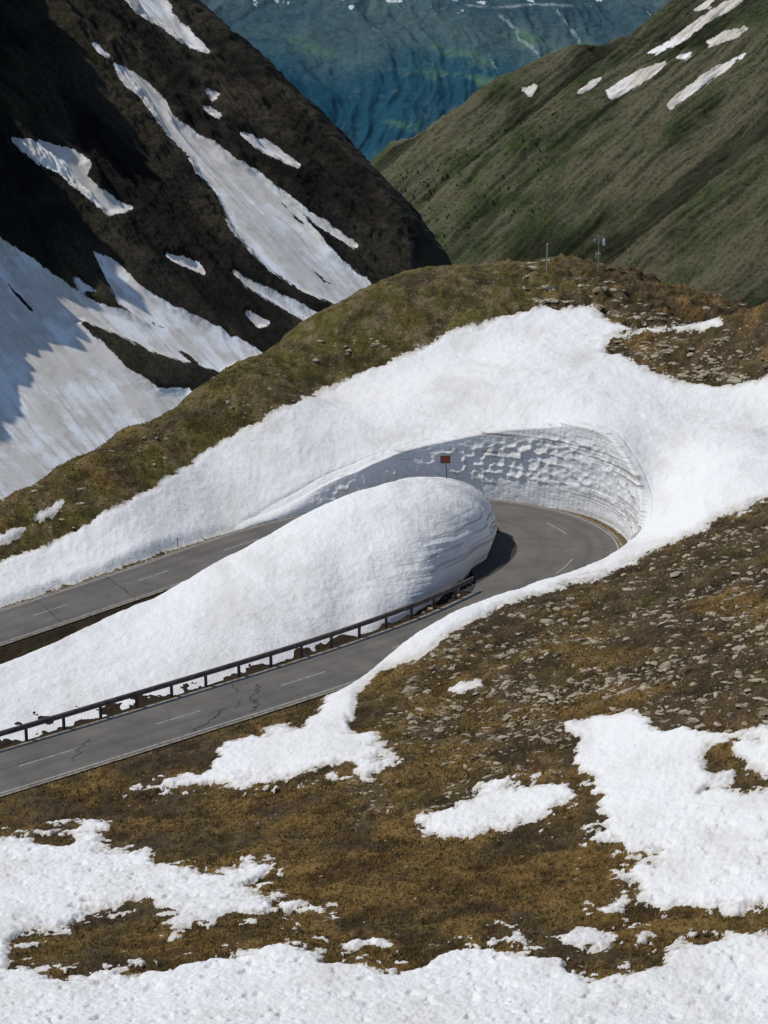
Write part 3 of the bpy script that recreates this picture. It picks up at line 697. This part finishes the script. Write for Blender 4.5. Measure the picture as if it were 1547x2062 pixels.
# ---------- loose stones
def ico():
    t_=(1+5**.5)/2
    v=np.array([(-1,t_,0),(1,t_,0),(-1,-t_,0),(1,-t_,0),(0,-1,t_),(0,1,t_),(0,-1,-t_),(0,1,-t_),(t_,0,-1),(t_,0,1),(-t_,0,-1),(-t_,0,1)])
    f=[(0,11,5),(0,5,1),(0,1,7),(0,7,10),(0,10,11),(1,5,9),(5,11,4),(11,10,2),(10,7,6),(7,1,8),(3,9,4),(3,4,2),(3,2,6),(3,6,8),(3,8,9),(4,9,5),(2,4,11),(6,2,10),(8,6,7),(9,8,1)]
    return v/np.linalg.norm(v[0]),f
iv,ifc=ico()
k=NT("grey_stone",0.9,0.2); nn=k.noise(0.9,6,0.7); stm=k.done(k.mix(k.mr(nn,0.35,0.65),(0.16,0.125,0.083),(0.42,0.365,0.27)),k.bump(nn,0.6,0.08))
sv=[];sf=[]
def stone(x,y,r):
    z=gz(x,y); sc=np.array([random.uniform(.8,1.9),random.uniform(.5,1.0),random.uniform(.25,.6)])*r
    a=random.gauss(0.3,0.7); ca_,sa_=math.cos(a),math.sin(a)
    st=len(sv)
    for v in iv:
        w=v*sc*random.uniform(.65,1.25)
        sv.append((x+w[0]*ca_-w[1]*sa_,y+w[0]*sa_+w[1]*ca_,z+w[2]-r*0.10))
    for f in ifc: sf.append(tuple(st+q for q in f))
def try_stone(pxr_,pyr_,r0,r1,num):
    c_=0;it=0
    while c_<num and it<num*20:
        it+=1
        px=random.uniform(*pxr_);py=random.uniform(*pyr_)
        zg=4.0; ok=True
        for _ in range(6):
            P_=at_z(px,py,zg)
            if not(70<P_[1]<290): ok=False;break
            zg=0.5*zg+0.5*gz(P_[0],P_[1])
        if not ok: continue
        x,y=P_[0],P_[1]
        if gattr(sdn,x,y)>-6 or gattr(de,x,y)<0.8: continue
        if perlin(np.array([x/4.]),np.array([y/6.]),3.)[0]<0.0 and random.random()<0.75: continue
        u_=random.random()**2.6
        stone(x,y,(r0+(r1-r0)*u_)*(1.7 if random.random()<0.02 else 1)); c_+=1
try_stone((820,1600),(1060,1500),0.08,0.42,2300)
try_stone((700,1250),(1380,1640),0.06,0.28,600)
try_stone((1220,1600),(620,770),0.14,0.55,420)
try_stone((0,1000),(560,1080),0.08,0.40,170)
try_stone((1050,1500),(525,640),0.15,0.8,300)
try_stone((0,1500),(1600,1950),0.04,0.14,160)
st=obj_from("scattered_stones",sv,sf,[stm],False); st["kind"]="stuff"; st["label"]="loose grey stones lying on brown hillside"
# ---------- grass tussocks
k=NT("dry_grass",0.95,0.1); gn=k.noise(0.5,5,0.7); gm=k.done(k.ramp(gn,[(0.35,(0.09,0.062,0.023)),(0.5,(0.21,0.140,0.050)),(0.65,(0.33,0.230,0.09))]))
gv=[];gf=[]
cnt=0;it=0
while cnt<24000 and it<160000:
    it+=1
    y=82*math.exp(random.random()*math.log(225/82.)); x=y*random.uniform(-.21,.21)
    if gattr(sdn,x,y)>-5 or gattr(de,x,y)<0.5 or gattr(inside,x,y): continue
    if gattr(ochre,x,y)<0.3 and random.random()<0.8: continue
    z=gz(x,y); cnt+=1
    for b_ in range(3):
        a=random.uniform(0,6.28);h=random.uniform(.06,.18);w=random.uniform(.02,.05)*(y/120.)
        bx_,by_=x+random.uniform(-.12,.12),y+random.uniform(-.12,.12)
        dx,dy=math.cos(a),math.sin(a); s0=len(gv)
        gv+= [(bx_-dy*w,by_+dx*w,z-.03),(bx_+dy*w,by_-dx*w,z-.03),(bx_+dx*h*.6,by_+dy*h*.6,z+h)]
        gf.append((s0,s0+1,s0+2))
gs=obj_from("dry_grass",gv,gf,[gm],False); gs["kind"]="stuff"
# ---------- distant shrubs and conifers on the grassy mountain
k=NT("conifer_needles",1.0,0.0); cm=k.done(k.mix(k.noise(0.3,3,0.6),(0.022,0.032,0.020),(0.038,0.048,0.026)))
tv=[];tf_=[]
sub=Vr[:,50:]; sx,sy_=pxr[:,50:],pyr[:,50:]
def lookup(px,py):
    d=(sx[::2,::2]-px)**2+(sy_[::2,::2]-py)**2; i_=np.unravel_index(np.argmin(d),d.shape); return sub[i_[0]*2,i_[1]*2]
for q in range(300):
    px=random.uniform(790,1120); py=350-(px-780)*0.42+10+random.random()**1.5*190
    P_=lookup(px,py)
    h=random.uniform(0.5,1.6); r=h*random.uniform(.45,.7)
    for lay in range(2):
        z0=P_[2]+h*(-0.05+0.35*lay); rr=r*(1-0.35*lay); s0=len(tv)
        for t_ in range(6):
            an=t_/6*6.28+lay; r_=rr*random.uniform(.6,1.25); tv.append((P_[0]+r_*math.cos(an),P_[1]+r_*math.sin(an),z0+random.uniform(-.1,.1)*h))
        tv.append((P_[0],P_[1],z0+h*0.6))
        for t_ in range(6): tf_.append((s0+t_,s0+(t_+1)%6,s0+6))
cf=obj_from("distant_conifers",tv,tf_,[cm],False); cf["kind"]="stuff"
# ---------- built things
def cyl(vs,fs,p0,p1,r0,r1=None,nseg=10):
    r1=r0 if r1 is None else r1
    p0=Vector(p0);p1=Vector(p1);d=(p1-p0).normalized()
    a=d.orthogonal().normalized();b=d.cross(a); s0=len(vs)
    for P_,r in((p0,r0),(p1,r1)):
        for i in range(nseg):
            an=i/nseg*2*math.pi; v=P_+a*r*math.cos(an)+b*r*math.sin(an); vs.append(tuple(v))
    for i in range(nseg): j=(i+1)%nseg; fs.append((s0+i,s0+j,s0+nseg+j,s0+nseg+i))
    fs.append(tuple(s0+i for i in range(nseg))[::-1]); fs.append(tuple(s0+nseg+i for i in range(nseg)))
def box(vs,fs,c_,sz_,yaw=0):
    s0=len(vs);ca_,sa_=math.cos(yaw),math.sin(yaw)
    for k_ in(-1,1):
        for (i,j) in((-1,-1),(1,-1),(1,1),(-1,1)):
            x,y=i*sz_[0]/2,j*sz_[1]/2; vs.append((c_[0]+x*ca_-y*sa_,c_[1]+x*sa_+y*ca_,c_[2]+k_*sz_[2]/2))
    for f in((0,3,2,1),(4,5,6,7),(0,1,5,4),(1,2,6,5),(2,3,7,6),(3,0,4,7)): fs.append(tuple(s0+q for q in f))
def mkpart(name,fn,mat,parent=None,loc=None,bev=0.0):
    vs=[];fs=[];fn(vs,fs); o=obj_from(name,vs,fs,[mat],False)
    if bev>0:
        b=o.modifiers.new("bevel",'BEVEL'); b.width=bev; b.segments=2
    if loc is not None: o.location=loc
    if parent: o.parent=parent
    return o
def empty(name,loc):
    e_=bpy.data.objects.new(name,None); e_.location=loc; e_.empty_display_size=0.3; COL.objects.link(e_); return e_
rust=simple("weathered_steel",(0.085,0.066,0.052),0.7,0.4,3,0.1)
railm=simple("weathered_rail_steel",(0.15,0.13,0.112),0.6,0.35,2,0.15)
steelm=simple("galvanised_steel",(0.34,0.35,0.36),0.5,0.2,9,0.3)
whitem=simple("white_enamel",(0.72,0.72,0.70),0.5,0.08,6)
woodm=simple("weathered_wood",(0.36,0.34,0.30),0.85,0.3,6)
darkm=simple("dark_metal",(0.05,0.05,0.052),0.6,0.2,6)
orange=simple("faded_orange_red_paint",(0.24,0.055,0.024),0.6,0.2,5)
blackm=simple("black_plastic",(0.02,0.02,0.02),0.6,0.2,6)
g0=s_near(-46,125.5); g1=int(S_at(965,1192)/STEP)
base0=C[g0]+NI[g0]*(HW[g0]+0.45)
gr_e=empty("guardrail",(base0[0],base0[1],0)); gr_e["label"]="long weathered steel guardrail along the road edge"; gr_e["category"]="guardrail"
prof=[(-.05,-.22),(.0,-.22),(.07,-.15),(.07,-.08),(.0,-.03),(.0,.03),(.07,.08),(.07,.15),(.0,.22),(-.05,.22),(-.05,.0)]
vs=[];fs=[];npf=len(prof)
idxs=list(range(g0,g1+1))
for q,i in enumerate(idxs):
    pz=1.12
    for(a,b) in prof:
        o=HW[i]+0.45-0.06-a
        pp=C[i]+NI[i]*o; vs.append((pp[0]-base0[0],pp[1]-base0[1],pz+b))
for q in range(len(idxs)-1):
    for w in range(npf):
        a=q*npf+w;b=q*npf+(w+1)%npf; fs.append((a,b,b+npf,a+npf))
fs.append(tuple(range(npf))); fs.append(tuple((len(idxs)-1)*npf+w for w in range(npf))[::-1])
rl=obj_from("rail",vs,fs,[railm],False); rl.parent=gr_e
postmesh=None; i=g0
while i<=g1:
    pp=C[i]+NI[i]*(HW[i]+0.57)
    if postmesh is None:
        def f_(v,f):
            box(v,f,(0,-.06,.45),(.20,.025,1.50)); box(v,f,(0,.06,.45),(.20,.025,1.50)); box(v,f,(0,0,.45),(.04,.095,1.50)); box(v,f,(0,-.10,1.12),(.16,.055,.22))
        po=mkpart("post",f_,rust); postmesh=po
    else:
        po=postmesh.copy(); COL.objects.link(po)
    po.parent=gr_e; po.location=(pp[0]-base0[0],pp[1]-base0[1],0.0)
    po.rotation_euler=(random.uniform(-.02,.02),random.uniform(-.02,.02),math.atan2(Td[i][1],Td[i][0]))
    i+=8
P_=at_Y(897,925,191.5); S_e=empty("road_sign",(P_[0],P_[1],4.2)); S_e["label"]="small square orange-red sign on a thin leaning pole in snow"; S_e["category"]="sign"
hz=P_[2]-4.2
mkpart("pole",lambda v,f:cyl(v,f,(0.40,0.05,-1.4),(0.0,0.05,hz+.3),.04),darkm,S_e)
mkpart("sign_panel",lambda v,f:box(v,f,(0,0,hz),(.82,.04,.66),0.08),orange,S_e,bev=.01)
mkpart("frame",lambda v,f:[box(v,f,(0,-.03,hz+.34),(.88,.05,.05),0.08),box(v,f,(0,-.03,hz-.34),(.88,.05,.05),0.08),box(v,f,(-.43,-.068,hz),(.05,.05,.62),0.08),box(v,f,(.43,.01,hz),(.05,.05,.62),0.08)],darkm,S_e)
P_=at_Y(1101,545,246.); z_=gz(P_[0],P_[1]); hh=(545-488)/F*258
mp=empty("marker_pole",(P_[0],P_[1],z_)); mp["label"]="thin pale wooden marker pole on the grassy hilltop"; mp["category"]="pole"
mkpart("shaft",lambda v,f:cyl(v,f,(0,0,-.4),(0.03,0,hh+0.1),.085,.07),woodm,mp)
mkpart("cap",lambda v,f:cyl(v,f,(0.03,0,hh+0.1),(0.03,0,hh+.22),.085,.03),whitem,mp)
P_=at_Y(1205,528,249.); z_=gz(P_[0],P_[1]); hh=(528-449)/F*258-0.2
ws=empty("weather_station",(P_[0],P_[1],z_)); ws["label"]="slim weather station mast with white sensors on the hilltop"; ws["category"]="weather station"
mkpart("mast",lambda v,f:[cyl(v,f,(0,0,-.3),(0,0,hh-.3),.05),cyl(v,f,(0,0,2.2),(.5,.3,-.2),.016),cyl(v,f,(0,0,2.2),(-.5,.3,-.2),.016),cyl(v,f,(0,0,2.2),(0,-.6,-.2),.016)],steelm,ws)
mkpart("crossarm",lambda v,f:cyl(v,f,(-.5,0,hh-1.2),(.62,0,hh-1.2),.03),steelm,ws)
mkpart("crossarm",lambda v,f:cyl(v,f,(-.3,0,hh-.45),(.3,0,hh-.45),.025),steelm,ws)
def shield(v,f):
    for q in range(6): cyl(v,f,(.58,0,hh-1.5+q*.12),(.58,0,hh-1.43+q*.12),.19,.16,14)
    cyl(v,f,(.58,0,hh-.78),(.58,0,hh-.68),.15,.05,14); cyl(v,f,(.58,0,hh-1.5),(.58,0,hh-.7),.09)
mkpart("radiation_shield",shield,whitem,ws)
mkpart("precipitation_gauge",lambda v,f:[cyl(v,f,(-.48,0,hh-1.2),(-.48,0,hh-.88),.08,.12,14),cyl(v,f,(-.48,0,hh-.88),(-.48,0,hh-.80),.13,.13,14)],steelm,ws)
def anem(v,f):
    cyl(v,f,(0,0,hh-.3),(0,0,hh),.03)
    for q in range(3):
        a=q*2.094; cyl(v,f,(0,0,hh-.02),(.2*math.cos(a),.2*math.sin(a),hh-.02),.015); cyl(v,f,(.2*math.cos(a),.2*math.sin(a),hh-.08),(.2*math.cos(a+.3),.2*math.sin(a+.3),hh+.04),.07,.03)
mkpart("anemometer",anem,darkm,ws)
mkpart("equipment_box",lambda v,f:box(v,f,(-.05,-.16,1.75),(.55,.26,.6)),simple("beige_box",(.36,.31,.22),.6,.15),ws,bev=.02)
P_=at_z(371,1100,0.3)
i=s_near(P_[0],P_[1]); pp=C[i]-NI[i]*(HW[i]+0.7)
dl_=empty("delineator_post",(pp[0],pp[1],gz(pp[0],pp[1]))); dl_["label"]="short wooden snow marker post at the road edge"; dl_["category"]="post"
mkpart("shaft",lambda v,f:cyl(v,f,(0,0,-.3),(0,0,.85),.055,.05),woodm,dl_)
mkpart("reflector_band",lambda v,f:cyl(v,f,(0,0,.6),(0,0,.72),.062,.062),blackm,dl_)
# ---------- light
w=bpy.data.worlds.new("World"); bpy.context.scene.world=w; w.use_nodes=True
nt=w.node_tree; bg=nt.nodes["Background"]; sky=nt.nodes.new("ShaderNodeTexSky"); sky.sky_type='NISHITA'; sky.sun_disc=False
el=math.asin(SUN[2]); azm=math.atan2(SUN[0],SUN[1])
sky.sun_elevation=el; sky.sun_rotation=azm; sky.altitude=2400; sky.air_density=1.0; sky.dust_density=0.6
nt.links.new(sky.outputs[0],bg.inputs[0]); bg.inputs[1].default_value=0.105
sl_=bpy.data.lights.new("sun",'SUN'); sl_.energy=3.5; sl_.angle=math.radians(0.6); sl_.color=(1,0.955,0.88)
so=bpy.data.objects.new("sun",sl_); COL.objects.link(so)
so.rotation_euler=Vector(tuple(SUN)).to_track_quat('Z','Y').to_euler(); so.location=(-60,100,150)
# ---------- camera
cam=bpy.data.cameras.new("camera"); cam.sensor_fit='VERTICAL'; cam.sensor_height=36; cam.lens=F/2062*36; cam.clip_end=60000; cam.clip_start=1
co=bpy.data.objects.new("camera",cam); COL.objects.link(co); co.location=(0,0,CH); co.rotation_euler=(math.pi/2-PIT,0,0)
bpy.context.scene.camera=co
sc=bpy.context.scene; sc.view_settings.view_transform='Standard'; sc.view_settings.look='None'; sc.view_settings.exposure=0
print("T range",Tg.min(),Tg.max(),"H",H.min(),H.max(), len(sv)//12, cnt)
